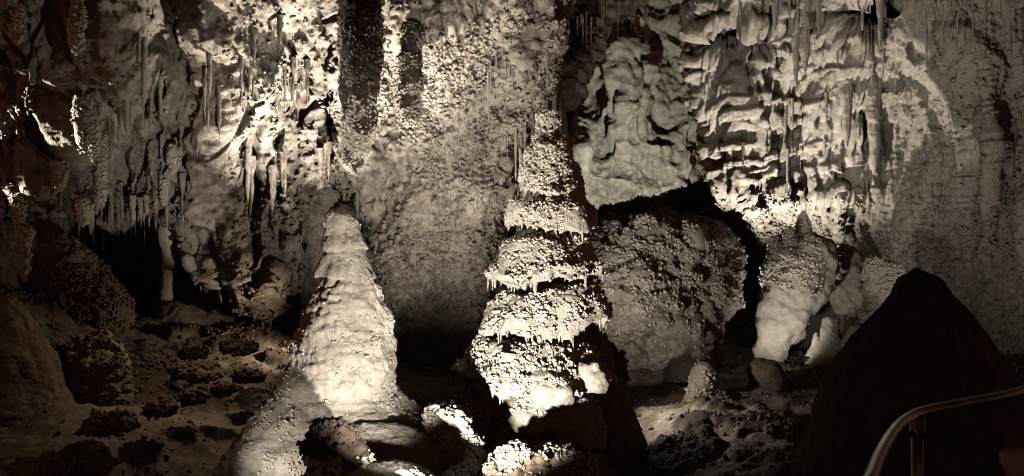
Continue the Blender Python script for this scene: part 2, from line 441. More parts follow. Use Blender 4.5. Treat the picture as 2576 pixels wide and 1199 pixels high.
def lw_disp(p, U, V):
    w = p.copy(); w[:, 0] += 0.5 * perlin(p * 0.6, 21); w[:, 2] *= 0.42
    big = fbm(w * 0.85, 4, 31)
    h = 0.34 * big + 0.12 * fbm(p * 1.5, 3, 33) + 0.045 * fbm(p * 5, 3, 34)
    fl_m = smooth(-0.3, 0.15, fbm(p * [0.5, 0.5, 0.3], 2, 35)) * (1 - smooth(150, 230, V) * smooth(360, 400, U))
    s = p[:, 0] + 0.25 * fbm(p * 0.9, 2, 36)
    h += 0.46 * (flute(s, p[:, 2], 0.55, 3.6, 137) - 0.4) * smooth(-0.25, 0.15, fbm(p * [0.35, 0.35, 0.25], 2, 138))
    h -= 0.2 * smooth(0.10, 0.0, np.abs(fbm(w * 0.7, 3, 139))) * smooth(420, 330, U)
    h += 0.24 * fl_m * flute(s, p[:, 2], 0.26, 1.5, 37) + 0.10 * fl_m * flute(s, p[:, 2], 0.10, 0.9, 38)
    pm = smooth(-0.2, 0.25, fbm(p * 0.8, 3, 39)) * 0.75 + 0.25
    pm = np.maximum(pm, smooth(370, 430, U) * smooth(20, 60, V))
    pm = pm * (0.5 + 0.5 * smooth(320, 390, U))
    h += pm * (1.5 * pop(p, 0.15, 40) + 1.1 * pop(p, 0.075, 45))
    return h
left_wall = structure(relief('wall_left', LW, lw_depth, lw_disp, 'wall', 1.2, 24, 2.0, 4.0, 8.0, 3), 'overhanging rough limestone wall with popcorn and dripstone ribs')

# --- recess under the overhang
RW = [(-130, 150), (430, 150), (450, 60), (546, 60), (552, 410), (440, 410), (300, 345), (150, 345), (-130, 345)]
def rw_depth(U, V): return np.interp(U, [-130, 60, 150, 250, 330, 440, 552], [17.4, 19.0, 21.5, 21.8, 20.4, 20.8, 21.8]) + 1.2 * gauss(U, V, 130, 255, 50, 30)
def rw_disp(p, U, V):
    s = p[:, 0] + 0.2 * fbm(p * 0.9, 2, 52)
    return 0.3 * fbm(p * 0.9, 3, 51) + 0.35 * flute(s, p[:, 2], 0.42, 2.6, 53) + 0.1 * flute(s, p[:, 2], 0.15, 1.3, 54) + 0.7 * pop(p, 0.15, 55)
recess = structure(relief('wall_recess', RW, rw_depth, rw_disp, 'wall', 1.8, 10, 1, 3, 3, 5), 'deep dark recess under the overhanging wall')

# --- far chamber wall
FW = [(520, -80), (740, -80), (740, 262), (520, 262)]
def fw_depth(U, V):
    d = 40 + 3.0 * smooth(690, 730, U) + 2.5 * smooth(130, 230, V) * 0 - 1.6 * smooth(60, 200, V)
    d -= 1.3 * gauss(U, V, 620, 68, 15, 42) + 0.9 * gauss(U, V, 648, 78, 9, 48) + 0.6 * gauss(U, V, 616, 132, 8, 22)
    d -= 0.5 * gauss(U, V, 580, 150, 9, 36)
    return d
def fw_disp(p, U, V):
    g = np.clip(gauss(U, V, 626, 75, 24, 60) * 1.4 + gauss(U, V, 582, 150, 10, 32), 0, 1)
    s = p[:, 0] + 0.3 * fbm(p * 0.4, 2, 62)
    h = 0.55 * fbm(p * 0.30, 5, 61) * (1 - 0.6 * g) + 0.2 * fbm(p * 1.3, 4, 63) - 0.5 * np.abs(fbm(p * 0.6, 4, 67)) + 0.75 * g * flute(s, p[:, 2], 0.38, 5.0, 64) + 0.3 * g * flute(s, p[:, 2], 0.17, 2.5, 65)
    ridge = np.abs(fbm(p * [0.35, 0.35, 0.6], 3, 66)); h -= 0.35 * (1 - g) * worley(p / [1.9, 1.9, 2.6] + 0.3 * fbm(p * 0.5, 2, 69)[:, None], 70)
    h -= 0.9 * (1 - g) * ridge + 0.4 * (1 - g) * np.abs(fbm(p * [1.2, 1.2, 0.8], 4, 68))
    return h
far_wall = structure(relief('wall_far', FW, fw_depth, fw_disp, 'far', 1.35, 8, 1, 2, 2, 7), 'pale grey wall of the far chamber with pleated flowstone')

# --- dark slope that hides the foot of the far wall
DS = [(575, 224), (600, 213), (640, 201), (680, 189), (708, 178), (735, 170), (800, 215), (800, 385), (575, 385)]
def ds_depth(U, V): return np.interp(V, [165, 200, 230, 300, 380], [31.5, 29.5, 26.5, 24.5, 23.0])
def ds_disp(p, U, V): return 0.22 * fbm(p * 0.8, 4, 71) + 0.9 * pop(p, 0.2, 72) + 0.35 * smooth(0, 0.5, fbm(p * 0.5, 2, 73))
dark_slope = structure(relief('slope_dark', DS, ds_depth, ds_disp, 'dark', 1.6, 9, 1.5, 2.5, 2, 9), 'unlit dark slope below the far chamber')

# --- rock hanging from the ceiling before the far chamber
HR = [(548, -70), (660, -70), (646, -10), (628, 10), (612, 24), (598, 44), (588, 62), (580, 84), (570, 108), (556, 100), (552, 60)]
def hr_depth(U, V): return 24 + 0 * U + 0.03 * (100 - V)
def hr_disp(p, U, V):
    s = p[:, 0] + 0.2 * fbm(p, 2, 82)
    return 0.4 * fbm(p * 0.7, 4, 81) + 0.2 * flute(s, p[:, 2], 0.3, 1.4, 83) + 0.5 * pop(p, 0.2, 84)
hang = structure(relief('ceiling_pendant', HR, hr_depth, hr_disp, 'wall', 1.3, 14, 2.0, 3, 6, 11), 'brown rock hanging from the ceiling before the far chamber')

# --- right wall: tiers of dripstone curtains, then rough popcorn wall
RWALL = [(700, -70), (698, 0), (684, 22), (686, 62), (691, 100), (699, 132), (707, 160), (711, 186), (716, 199), (735, 200), (745, 222), (762, 258), (790, 372), (1000, 380), (1160, 400), (1160, -70)]
def rt_depth(U, V):
    d = np.interp(U, [690, 740, 800, 870, 950, 1024, 1160], [23.4, 22.6, 22.6, 21.8, 20.0, 18.2, 15.5])
    d = d - 2.6 * smooth(170, -50, V) * smooth(1100, 850, U) + 1.5 * smooth(190, 300, V) * smooth(900, 780, U)
    d = d - 0.6 * gauss(U, V, 745, 110, 25, 60) - 0.3 * gauss(U, V, 830, 120, 35, 70) + 0.4 * gauss(U, V, 905, 120, 30, 60) - 1.0 * gauss(U, V, 985, 150, 14, 90) + 2.2 * gauss(U, V, 868, 12, 26, 18) + 1.2 * gauss(U, V, 730, 40, 22, 10)
    return d
crng = np.random.default_rng(77)
CAN = []
for row in range(29):
    for c in range(16):
        x0 = 4.5 + c * 0.365 + 0.18 * (row % 2) + crng.uniform(-0.17, 0.17); z0 = 0.75 + row * 0.24 + 0.2 * (x0 - 6) + crng.uniform(-0.16, 0.16)
        long = crng.random() < (0.6 if 7.3 < x0 < 9.2 and 1.5 < z0 < 5 else 0.2)
        CAN.append((x0, z0, crng.uniform(0.14, 0.40) * (1.6 if crng.random() < 0.2 else 1), crng.uniform(0.18, 0.42) * (3.2 if long else 1), crng.uniform(0.06, 0.46) * (0.7 if long else 1)))
def rt_disp(p, U, V):
    m = smooth(905, 850, U + 18 * fbm(p * 0.8, 2, 90)) * smooth(228, 190, V + 14 * fbm(p * 0.9, 2, 91))
    s = p[:, 0] + 0.13 * fbm(p * [1.1, 1.1, 0.6], 3, 92)
    fl = flute(s, p[:, 2], 0.082, 1.3, 93)
    fl2 = flute(s, p[:, 2], 0.16, 1.6, 94)
    z = p[:, 2] + 0.10 * fbm(p * 1.7, 2, 95)
    can = np.zeros(len(p)); edge = np.zeros(len(p))
    jag = 0.30 * fl + 0.10 * fl2
    for (x0, z0, w, hh, a) in CAN:
        ix = np.nonzero((np.abs(s - x0) < w) & (z < z0 + 0.25) & (z > z0 - hh * 2.0 - 0.6))[0]
        if len(ix) == 0: continue
        d = (s[ix] - x0) / w
        zt = z0 - 0.5 * hh * d * d + 0.22 * (s[ix] - x0)
        ln = hh * (0.72 + 0.9 * jag[ix] * (0.6 if hh > 0.8 else 1.2))
        t = (zt - z[ix]) / ln
        pr = a * (1 - d * d) ** 0.35 * np.sqrt(np.clip(1 - (1 - np.clip(t * 1.8, 0, 1)) ** 2, 0, 1)) * smooth(1.0, 0.94, t) * (t > 0)
        can[ix] = np.maximum(can[ix], pr)
    h = m * (can + (0.15 * fl + 0.07 * fl2) * (0.5 + 0.5 * smooth(0, 0.2, can)))
    q = p.copy(); q[:, 2] *= 0.5
    h += 0.36 * fbm(q * 0.7, 4, 97) * (1 - 0.35 * m) + 0.05 * fbm(p * 4, 2, 98)
    fm = (1 - m) * smooth(0.0, 0.3, fbm(p * [0.8, 0.8, 0.35], 2, 99))
    h += fm * (0.22 * flute(s, p[:, 2], 0.25, 1.5, 100) + 0.08 * fl)
    h += (1 - m) * (1.2 * pop(p, 0.16, 101) * (0.6 + 0.7 * smooth(150, 260, V)) + 0.8 * pop(p, 0.075, 102))
    return h
right_wall = structure(relief('wall_right', RWALL, rt_depth, rt_disp, 'drape', 1.12, 16, 2.2, 3.0, 5.0, 13), 'right wall hung with tiers of pleated dripstone')

def uv_of(c): return CU + F * c[:, 0] / c[:, 1], CV - F * c[:, 2] / c[:, 1]
def wall_mask(c, n):
    u, v = uv_of(c)
    return smooth(330, 400, u) * smooth(0, 40, v) + 0.12 * smooth(200, 260, u) + 0.10
popcorn(left_wall, 20000, 0.016, 0.055, wall_mask, 'wall', left_wall, 46, clump=0.9)
def rmask(c, n):
    u, v = uv_of(c)
    return smooth(185, 215, v) * (1 + 2 * smooth(800, 760, u)) + 0.5 * smooth(900, 960, u)
popcorn(right_wall, 14000, 0.016, 0.055, rmask, 'drape', right_wall, 47, clump=0.8)
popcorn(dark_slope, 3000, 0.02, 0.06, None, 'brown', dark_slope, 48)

# --- ceiling above the frame
us = np.linspace(-32, 32, 90); ys = np.linspace(-4, 48, 80)
cx_, cy_ = np.meshgrid(us, ys)
cp = np.stack([cx_.ravel(), cy_.ravel(), np.maximum(0.272 * cy_.ravel(), 0.5) + 2.2], 1)
cp[:, 2] += 0.5 * fbm(cp * 0.3, 3, 110) 
structure(link('ceiling', cp, grid_faces(80, 90)[:, ::-1], 'wall'), 'cave ceiling above the chamber')

# ------------------------------------------------------------------ great stalagmites
def straw_mesh(kind, seed):
    n, m = 9, 12
    r = np.random.default_rng(seed)
    vs = []
    for i in range(m):
        t = i / (m - 1)
        rad = {0: (1 - t) ** 0.8, 1: 1 - 0.35 * t if t < 0.95 else 0.2, 2: (1 - t) ** 0.55}[kind] * (1 + 0.18 * r.standard_normal()) + 0.03
        ox, oy = 0.15 * r.standard_normal(2) * t
        for k in range(n):
            a = 2 * np.pi * k / n
            vs.append((ox + rad * math.cos(a), oy + rad * math.sin(a), -t))
    vs.append((ox, oy, -1.02))
    fc = [(i * n + k, (i + 1) * n + k, (i + 1) * n + (k + 1) % n, i * n + (k + 1) % n) for i in range(m - 1) for k in range(n)]
    fc += [((m - 1) * n + k, m * n, (m - 1) * n + (k + 1) % n) for k in range(n)]
    me = bpy.data.meshes.new('stalactite'); me.from_pydata(vs, [], fc)
    for p in me.polygons: p.use_smooth = True
    return me
DRIP = []
for k in range(3):
    me = straw_mesh(0 if k else 2, 40 + k); me.name = 'drip'; me.materials.append(M['dome']); DRIP.append(me)
def dome_skin(size=0.10, amp=1.0, ribs=0.0, seed=0, lump=0.05):
    def f(p, v, th):
        h = lump * fbm(p * 1.6, 3, seed) + 0.02 * fbm(p * 6, 2, seed + 1) + amp * 0.42 * pop(p, size, seed + 2)
        if ribs:
            h = h + ribs * flute(th * 2.2 + 0.1 * fbm(p * 2, 2, seed + 3), p[:, 2], 0.16, 0.7, seed + 4)
        return h
    return f
def collar_profile(v0, v1, top, bot, n=10, ex=0.55):
    """bell-shaped tier: (v, ul, ur) from its brow to its fringe, then back in under the fringe"""
    out = []
    for k in range(n + 1):
        t = k / n
        e = t ** ex
        out.append((v0 + (v1 - v0) * t, top[0] + (bot[0] - top[0]) * e, top[1] + (bot[1] - top[1]) * e))
    w = bot[1] - bot[0]
    out.append((v1 + 0.6, bot[0] + 0.06 * w, bot[1] - 0.06 * w))
    out.append((v1 - 3.0, bot[0] + 0.16 * w, bot[1] - 0.16 * w))
    out.append((v1 - 6.0, bot[0] + 0.26 * w, bot[1] - 0.26 * w))
    return out
def tier(name, v0, v1, top, bot, y, parent, seed, mat='dome', fringe=9.0, ribw=0.10, squash=0.95, size=0.08, nseg=340, nring=120, tilt=0.0, ragged=1.0, wave=0.0, ex=0.55, rib=0.12, drips=0):
    """a tier of flowstone with a dripping, ragged fringe"""
    prof = collar_profile(v0, v1, top, bot, 10, ex)
    y_m = y
    px = y / F
    o = turned(name, prof, y, lambda p, v, th: 0 * v, mat, parent, nseg, nring, squash, fine=1.05)
    me = o.data; n = len(me.vertices); co = np.empty(n * 3, f32); me.vertices.foreach_get('co', co); co = co.reshape(-1, 3)
    cxm = ((bot[0] + bot[1]) / 2 - CU) / F * y
    th = np.arctan2(co[:, 1] - y, co[:, 0] - cxm)
    R = (bot[1] - bot[0]) / 2 * px
    s = th * R
    v = CV - co[:, 2] / y * F
    t = np.clip((v - v0) / (v1 - v0), 0, 1)
    rad = np.stack([co[:, 0] - cxm, co[:, 1] - y, np.zeros(n)], 1); rl = np.linalg.norm(rad, axis=1, keepdims=True) + 1e-6; rad /= rl
    wr = s + 0.10 * fbm(co * 1.5, 2, seed)
    fl = flute(wr, co[:, 2] * 0.25, ribw, 0.9, seed + 1)
    rows = np.zeros(n)
    low = smooth(0.35, 0.95, t)
    coarse = fbm(np.stack([s * 1.1, np.zeros(n), np.full(n, seed)], 1), 2, seed + 2)
    # fringe: tips hang lower where the ribs stand proud
    co[:, :2] += rad[:, :2] * (0.16 * fbm(np.stack([np.cos(th) * 1.2, np.sin(th) * 1.2, np.full(n, seed * 0.37)], 1), 3, seed + 8) * (0.35 + 0.65 * t))[:, None] * min(1.0, R / 0.6)
    co[:, 2] -= px * low * (fringe * (fl - 0.35) + ragged * 9.0 * coarse)
    h = 0.06 * fbm(co * 1.4, 3, seed + 3) + low * rib * (fl - 0.3) + 0.55 * pop(co, size, seed + 4) * (1 - 0.6 * low) + 0.03 * fbm(co * 5, 2, seed + 5)
    # secondary wavelets across the face
    w2 = (t * 3.2 + 0.8 * fbm(co * 1.3, 2, seed + 6)); w2 = w2 - np.floor(w2)
    h += wave * smooth(0, 0.8, w2) * smooth(1.0, 0.9, w2) * smooth(0.55, 0.8, t)
    up = np.zeros((n, 3)); up[:, 2] = (1 - t) * 0.6
    co = co + (rad + up) * h[:, None]
    if tilt: co[:, 2] += (co[:, 0] - cxm) * tilt
    me.vertices.foreach_set('co', co.astype(f32).ravel()); me.update()
    if drips:
        # drip cones along the fringe, sunk into it
        rg = np.random.default_rng(seed)
        cand = np.nonzero((t > 0.985) & (co[:, 1] < y + 0.15))[0]
        for i in rg.choice(cand, int(drips * 0.62), replace=False):
            d = bpy.data.objects.new('drip', DRIP[int(rg.integers(3))]); COL.objects.link(d)
            r = (1.0 + 3.6 * rg.random() ** 1.8) * px; ln = (2 + 13 * rg.random() ** 1.6) * px
            d.location = Vector(co[i] - rad[i] * r * 0.7 + np.array([0, 0, r * 2.0])); d.scale = (r, r, ln + r * 2); d.rotation_euler = (rg.normal(0, 0.05), rg.normal(0, 0.05), rg.uniform(0, 6))
            d.parent = parent; d.matrix_parent_inverse = Matrix.Translation(-Vector(parent.location))
    return o

# --- left dome
A = thing('stalagmite', 'smooth pale dome stalagmite with a tip coloured dark for shade, in front at left of centre', 'stalagmite', at(345, 500, 12.0))
prof = [(202, 341, 344), (205, 337, 348), (210, 333, 352), (222, 328, 357), (246, 326, 363), (262, 326, 366), (276, 324, 369), (286, 320, 373), (302, 313, 381), (320, 307, 387), (342, 299, 392), (362, 292, 393), (380, 285, 391), (392, 278, 393), (405, 268, 404), (420, 254, 424), (440, 239, 441), (476, 215, 458), (510, 196, 472), (540, 178, 488)]
bodyA = turned('body', prof, 12.0, lambda p, v, th: 0.11 * fbm(p * 1.2, 3, 201) + 0.035 * fbm(p * [1.6, 1.6, 5.5], 3, 204) + 0.02 * fbm(p * 6, 2, 202) + (0.2 + 0.55 * smooth(-0.2, 0.3, fbm(p * 1.4, 2, 206))) * pop(p, 0.10, 203) + 0.03 * smooth(330, 390, v) * fbm(p * 3, 2, 205), 'dome', A, 420, 460, 1.0, uneven=0.03)
turned('tip', [(201, 341, 344), (204, 336, 349), (209, 332, 353), (214, 330, 355), (217, 334, 351)], 12.0, lambda p, v, th: 0.03 * fbm(p * 3, 3, 207) + 1.0 * pop(p, 0.06, 208), 'dark', A)['label'] = 'popcorn-crusted tip coloured dark for its shade'  # shade above the uplight put into the tip's dark colour
tier('collar', 207, 248, (336, 349), (325, 362), 12.0, A, 211, 'dome', 3.0, 0.07, 1.0, 0.06, 220, 90, 0, 0.5)
tier('collar', 244, 276, (330, 358), (324, 368), 12.0, A, 212, 'dome', 4.0, 0.08, 1.0, 0.06, 240, 80, -0.06, 0.6)
popcorn(bodyA, 2200, 0.010, 0.026, lambda c, n: smooth(0.05, 0.35, fbm(c * 1.1, 2, 221)) * 0.6 + 0.35 * smooth(-2.4, -3.0, c[:, 0]) + 0.05, 'pop', A, 222)

# --- tall tiered stalagmite in the middle
B = thing('stalagmite', 'tall tiered stalagmite with dripping shelves and a popcorn cap, in the middle', 'stalagmite', at(560, 500, 13.0))
prof = [(118, 543, 551), (132, 541, 555), (150, 537, 562), (190, 526, 574), (228, 530, 576), (250, 520, 580), (280, 512, 584), (320, 508, 590), (345, 500, 600), (360, 490, 610), (380, 478, 618), (410, 460, 630), (440, 446, 642), (476, 436, 656), (520, 420, 672)]
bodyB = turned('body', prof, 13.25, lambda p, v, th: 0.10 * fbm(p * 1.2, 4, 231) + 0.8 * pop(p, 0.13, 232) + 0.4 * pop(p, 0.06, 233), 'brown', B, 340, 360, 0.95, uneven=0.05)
prof = [(111, 544, 548), (113, 540, 553), (120, 538, 556), (130, 538, 556), (137, 537, 557), (141, 536, 560)]
knobB = turned('cap_knob', prof, 13.0, lambda p, v, th: 0.06 * fbm(p * 3, 3, 235) + 1.0 * pop(p, 0.08, 236), 'dome', B, 140, 90, 1.0)
capB = tier('cap', 137, 226, (536, 560), (518, 586), 13.0, B, 241, 'dome', 5.0, 0.09, 1.0, 0.08, 380, 240, -0.05, 1.0, 0.11, drips=34)
t1 = tier('tier', 236, 275, (526, 572), (494, 598), 13.0, B, 242, 'dome', 6.0, 0.085, 1.0, 0.09, 420, 170, 0.05, 1.5, 0.06, 0.26, drips=44)
t2 = tier('tier', 286, 318, (520, 584), (486, 607), 12.95, B, 243, 'dome', 11.0, 0.10, 1.0, 0.09, 420, 150, 0.10, 2.2, 0.0, 0.26, drips=52)
t3 = tier('tier', 338, 373, (500, 568), (464, 608), 12.85, B, 244, 'dome', 9.0, 0.10, 0.95, 0.09, 420, 150, -0.04, 2.4, 0.06, 0.32, drips=52)
t4 = tier('tier', 384, 418, (520, 576), (490, 602), 12.75, B, 245, 'dome', 13.0, 0.11, 0.85, 0.09, 400, 140, -0.14, 2.4, 0.0, 0.36, drips=40)
t5 = tier('tier', 398, 438, (560, 590), (548, 602), 12.2, B, 246, 'dome', 12.0, 0.10, 0.8, 0.08, 300, 120, -0.05, 2.0, drips=18)
t6 = tier('tier', 352, 384, (500, 524), (508, 532), 12.1, B, 247, 'dome', 4.0, 0.10, 1.0, 0.08, 200, 90, 0, 1.0, drips=8)
lump = turned('lump', [(378, 546, 556), (382, 540, 562), (390, 538, 570), (398, 542, 572), (406, 548, 568), (409, 553, 562)], 11.95, lambda p, v, th: 0.10 * fbm(p * 3, 3, 251) + 1.2 * pop(p, 0.16, 252), 'dome', B, 160, 90, 0.9)
lump = turned('lump', [(362, 590, 596), (366, 578, 604), (376, 576, 608), (386, 580, 606), (390, 588, 600)], 12.2, lambda p, v, th: 0.08 * fbm(p * 3, 3, 253) + 1.0 * pop(p, 0.12, 254), 'dome', B, 160, 90, 0.9)
popcorn(capB, 5200, 0.012, 0.034, lambda c, n: smooth(0.2, 0.9, c[:, 2]) + smooth(-0.1, -0.35, n[:, 0]) * 0.3, 'pop', B, 261)
popcorn(knobB, 500, 0.012, 0.034, None, 'pop', B, 262)
for k, t in enumerate((t1, t2, t3, t4, t5)):
    popcorn(t, (1900, 1800, 2200, 1500, 400)[k], 0.012, 0.034, lambda c, n: smooth(0.0, 0.5, n[:, 2]) + 0.25 * smooth(0.6, 0.2, c[:, 0]) + 0.03, 'pop', B, 263 + k)
popcorn(bodyB, 6500, 0.012, 0.036, lambda c, n: smooth(-1.0, -1.4, c[:, 2]) * smooth(1.1, 0.3, c[:, 0]), 'pop', B, 271)

# --- pale smooth column behind its neck
o = turned('column', [(70, 549, 556), (84, 547, 561), (100, 543, 565), (125, 541, 568), (160, 540, 571), (200, 538, 573), (300, 530, 585), (400, 520, 600)], 18.6, lambda p, v, th: 0.08 * fbm(p * [1.5, 1.5, 0.4], 3, 281) + 0.02 * fbm(p * 6, 2, 282), 'far', None, 140, 220, 1.0)
tag(o, 'smooth grey column rising behind the neck of the tiered stalagmite', 'column')

# --- dark cone at right
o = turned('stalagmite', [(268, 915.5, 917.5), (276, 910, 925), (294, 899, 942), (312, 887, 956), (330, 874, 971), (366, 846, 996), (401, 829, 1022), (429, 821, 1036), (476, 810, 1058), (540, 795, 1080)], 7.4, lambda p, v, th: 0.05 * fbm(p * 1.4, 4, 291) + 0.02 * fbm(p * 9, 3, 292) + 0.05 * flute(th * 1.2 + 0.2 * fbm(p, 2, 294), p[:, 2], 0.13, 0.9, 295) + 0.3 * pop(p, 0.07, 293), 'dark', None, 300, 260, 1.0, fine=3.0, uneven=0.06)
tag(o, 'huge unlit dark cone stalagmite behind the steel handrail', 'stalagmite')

# --- swelling domes and knob at the foot of the left dome
o = turned('flowstone_mound', [(424, 366, 380), (428, 348, 404), (436, 335, 428), (448, 326, 444), (462, 320, 450), (480, 314, 452), (510, 306, 456)], 11.0, lambda p, v, th: 0.06 * fbm(p * 1.5, 3, 301) + 0.45 * pop(p, 0.09, 302) + 0.02 * fbm(p * 6, 2, 303), 'dome', None, 320, 160, 0.55)
tag(o, 'rounded flowstone mound at the foot of the pale dome stalagmite', 'flowstone')
o2 = turned('flowstone_mound', [(463, 380, 392), (466, 350, 414), (474, 310, 432), (490, 285, 446), (515, 270, 455)], 9.7, lambda p, v, th: 0.05 * fbm(p * 1.5, 3, 305) + 0.4 * pop(p, 0.08, 306), 'dome', None, 300, 120, 0.6)
tag(o2, 'lowest flowstone swelling, cut off by the bottom edge', 'flowstone')
K = thing('rock', 'rock knob coloured dark for shade, with white popcorn on its foot before the pale dome', 'rock', at(338, 485, 9.75))
k = turned('body', [(423, 322, 328), (426, 318, 340), (436, 317, 352), (446, 317, 360), (458, 316, 363), (470, 315, 362), (485, 314, 360)], 9.75, lambda p, v, th: 0.12 * fbm(p * 3, 4, 311) + 1.6 * pop(p, 0.13, 312), 'dark', K, 160, 120, 0.7)  # near-black colour carries the shade the knob stands in
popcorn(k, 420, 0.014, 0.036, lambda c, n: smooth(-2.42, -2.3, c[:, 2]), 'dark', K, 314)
popcorn(k, 260, 0.018, 0.045, lambda c, n: smooth(-2.33, -2.42, c[:, 2]), 'pop', K, 313)
# popcorn ledge between the two great stalagmites
L_ = thing('popcorn_ledge', 'bright popcorn-crusted ledge low between the two great stalagmites', 'rock', at(470, 500, 10.8))
b = turned('body', [(411, 438, 450), (416, 431, 462), (426, 433, 468), (440, 438, 470), (455, 440, 477), (476, 436, 486), (505, 430, 494)], 11.1, lambda p, v, th: 0.10 * fbm(p * 2, 4, 321) + 1.1 * pop(p, 0.14, 322), 'dome', L_, 260, 170, 0.7, uneven=0.06)
popcorn(b, 2600, 0.014, 0.040, None, 'pop', L_, 323)
L_ = thing('popcorn_ledge', 'popcorn-crusted rock at the bottom edge right of the bright ledge', 'rock', at(540, 505, 10.6))
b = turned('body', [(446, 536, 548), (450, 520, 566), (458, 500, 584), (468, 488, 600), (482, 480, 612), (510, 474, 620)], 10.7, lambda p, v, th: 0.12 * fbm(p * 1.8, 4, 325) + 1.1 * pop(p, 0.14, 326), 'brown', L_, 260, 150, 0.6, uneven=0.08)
popcorn(b, 3200, 0.012, 0.034, None, 'pop', L_, 327)

# ------------------------------------------------------------------ right-hand group
Mb = thing('boulder', 'large popcorn-covered boulder right of the tiered stalagmite', 'boulder', at(662, 362, 20))
b = turned('body', [(222, 640, 668), (228, 606, 700), (238, 596, 722), (252, 592, 722), (275, 590, 727), (300, 592, 727), (325, 594, 723), (345, 598, 716), (360, 602, 708), (376, 606, 702)], 20.2, lambda p, v, th: 0.38 * fbm(p * 0.9, 4, 331) + 1.7 * pop(p, 0.27, 332) * smooth(350, 300, v) + 0.5 * pop(p, 0.1, 333) + 0.05 * fbm(p * 4, 2, 334), 'wall', Mb, 420, 340, 0.8, uneven=0.15)
popcorn(b, 9000, 0.016, 0.048, lambda c, n: smooth(-1.9, -0.9, c[:, 2]) + 0.1, 'pop', Mb, 335)
# pedestal of bright flowstone
Fp = thing('flowstone_pedestal', 'brightly lit leaning flowstone pedestal with a pleated right side', 'flowstone', at(785, 355, 20))
def ped(p, v, th):
    s = th * 0.8
    right = smooth(0.5, 1.1, np.cos(th)) * 0 + smooth(4.6, 5.2, th) * smooth(330, 290, v)
    return 0.17 * fbm(p * 1.3, 4, 341) + 1.2 * pop(p, 0.17, 342) * smooth(305, 270, v) * (1 - right) + 0.10 * right * flute(th, p[:, 2], 0.10, 1.0, 343) + 0.03 * fbm(p * 5, 3, 344) + 0.2 * pop(p, 0.08, 345)
b = turned('body', [(232, 797, 808), (238, 786, 818), (247, 776, 829), (258, 769, 831), (272, 764, 830), (290, 762, 825), (305, 761, 818), (320, 759, 812), (335, 757, 803), (348, 756, 792), (358, 755, 785), (370, 754, 782)], 20.0, ped, 'dome', Fp, 340, 300, 0.75, uneven=0.04)
popcorn(b, 2600, 0.016, 0.050, lambda c, n: smooth(-1.4, -0.6, c[:, 2]) * smooth(6.9, 6.4, c[:, 0]), 'pop', Fp, 346)
def small(name, label, prof, y, seed, cat='stalagmite', mat='dome', size=0.09, amp=1.0, nseg=120, nring=110, squash=0.9, np_=0, group=None):
    t = thing(name, label, cat, at((prof[-1][1] + prof[-1][2]) / 2, prof[-1][0], y), group)
    b = turned('body', prof, y, lambda p, v, th: 0.07 * fbm(p * 2.2, 4, seed) + amp * 0.7 * pop(p, size, seed + 1) + 0.02 * fbm(p * 8, 2, seed + 2), mat, t, nseg, nring, squash, uneven=0.08, seed=seed % 7)
    if np_: popcorn(b, np_, 0.012, 0.036 if mat != 'brown' else 0.055, None, 'pop' if mat != 'brown' else 'brown', t, seed + 3)
    return t
small('stalagmite', 'taller of two little stalagmites on top of the bright pedestal', [(211, 802, 804), (216, 799, 808), (226, 797, 810), (238, 796, 811), (248, 794, 813)], 19.9, 351, np_=150)
small('stalagmite', 'shorter of two little stalagmites on top of the bright pedestal', [(227, 789, 791), (231, 786, 794), (238, 785, 797), (247, 785, 800)], 19.7, 352, np_=120)
small('flowstone_lump', 'grey pleated flowstone lump close right of the bright pedestal', [(246, 838, 846), (254, 832, 858), (270, 829, 866), (288, 828, 866), (302, 832, 860), (312, 838, 852)], 20.8, 353, 'flowstone', amp=1.4, size=0.16, nseg=200, nring=160)
lay = thing('stalagmite', 'layered popcorn stalagmite behind the left edge of the dark cone', 'stalagmite', at(882, 330, 18))
b = turned('body', [(260, 876, 884), (266, 868, 896), (280, 866, 902), (300, 868, 900), (320, 868, 890), (345, 864, 894)], 18, lambda p, v, th: 0.06 * fbm(p * 2, 3, 361) + 0.09 * np.abs(np.sin(p[:, 2] * 15 + 7 * fbm(p * 1.6, 3, 362))) * (0.5 + fbm(p * 3, 2, 365)) + 0.8 * pop(p, 0.09, 363), 'dome', lay, 200, 200, 0.9, uneven=0.08)
popcorn(b, 1500, 0.014, 0.036, None, 'pop', lay, 364)
small('stalagmite', 'stubby round-topped stalagmite on the pale mound right of the pedestal', [(317, 828, 834), (320, 825, 839), (328, 824, 840), (340, 821, 843), (352, 814, 850), (364, 806, 858)], 18.6, 371, amp=0.4)
small('stalagmite', 'leaning stub stalagmite nearest the dark cone on the pale mound', [(326, 858, 863), (330, 850, 866), (338, 845, 865), (348, 842, 864), (358, 836, 872), (368, 828, 880)], 18.2, 374, amp=0.6)
small('stalagmite', 'tiny dark stub stalagmite leftmost on the pale mound', [(332, 815, 818), (336, 813, 821), (345, 811, 823), (356, 806, 828)], 18.9, 377, amp=0.4)
small('rock', 'dim rock behind the two stub stalagmites', [(318, 850, 862), (324, 846, 870), (336, 845, 872), (350, 846, 870)], 19.8, 379, 'rock', 'brown')
small('boulder', 'rounded boulder with a flat brown face on the right floor', [(358, 756, 764), (361, 750, 774), (368, 747, 780), (378, 750, 785), (388, 758, 784), (396, 762, 782)], 16.0, 381, 'boulder', 'brown', amp=0.4)
small('stalagmite', 'stumpy popcorn stalagmite standing on the right floor', [(362, 700, 704), (366, 695, 710), (375, 692, 714), (388, 690, 717), (400, 688, 719), (408, 684, 722)], 15.5, 384, mat='wall', np_=160)
small('rock', 'low white popcorn rock left of the stumpy stalagmite', [(359, 674, 684), (362, 668, 694), (370, 666, 696), (380, 668, 694)], 17.2, 387, 'rock', np_=500)
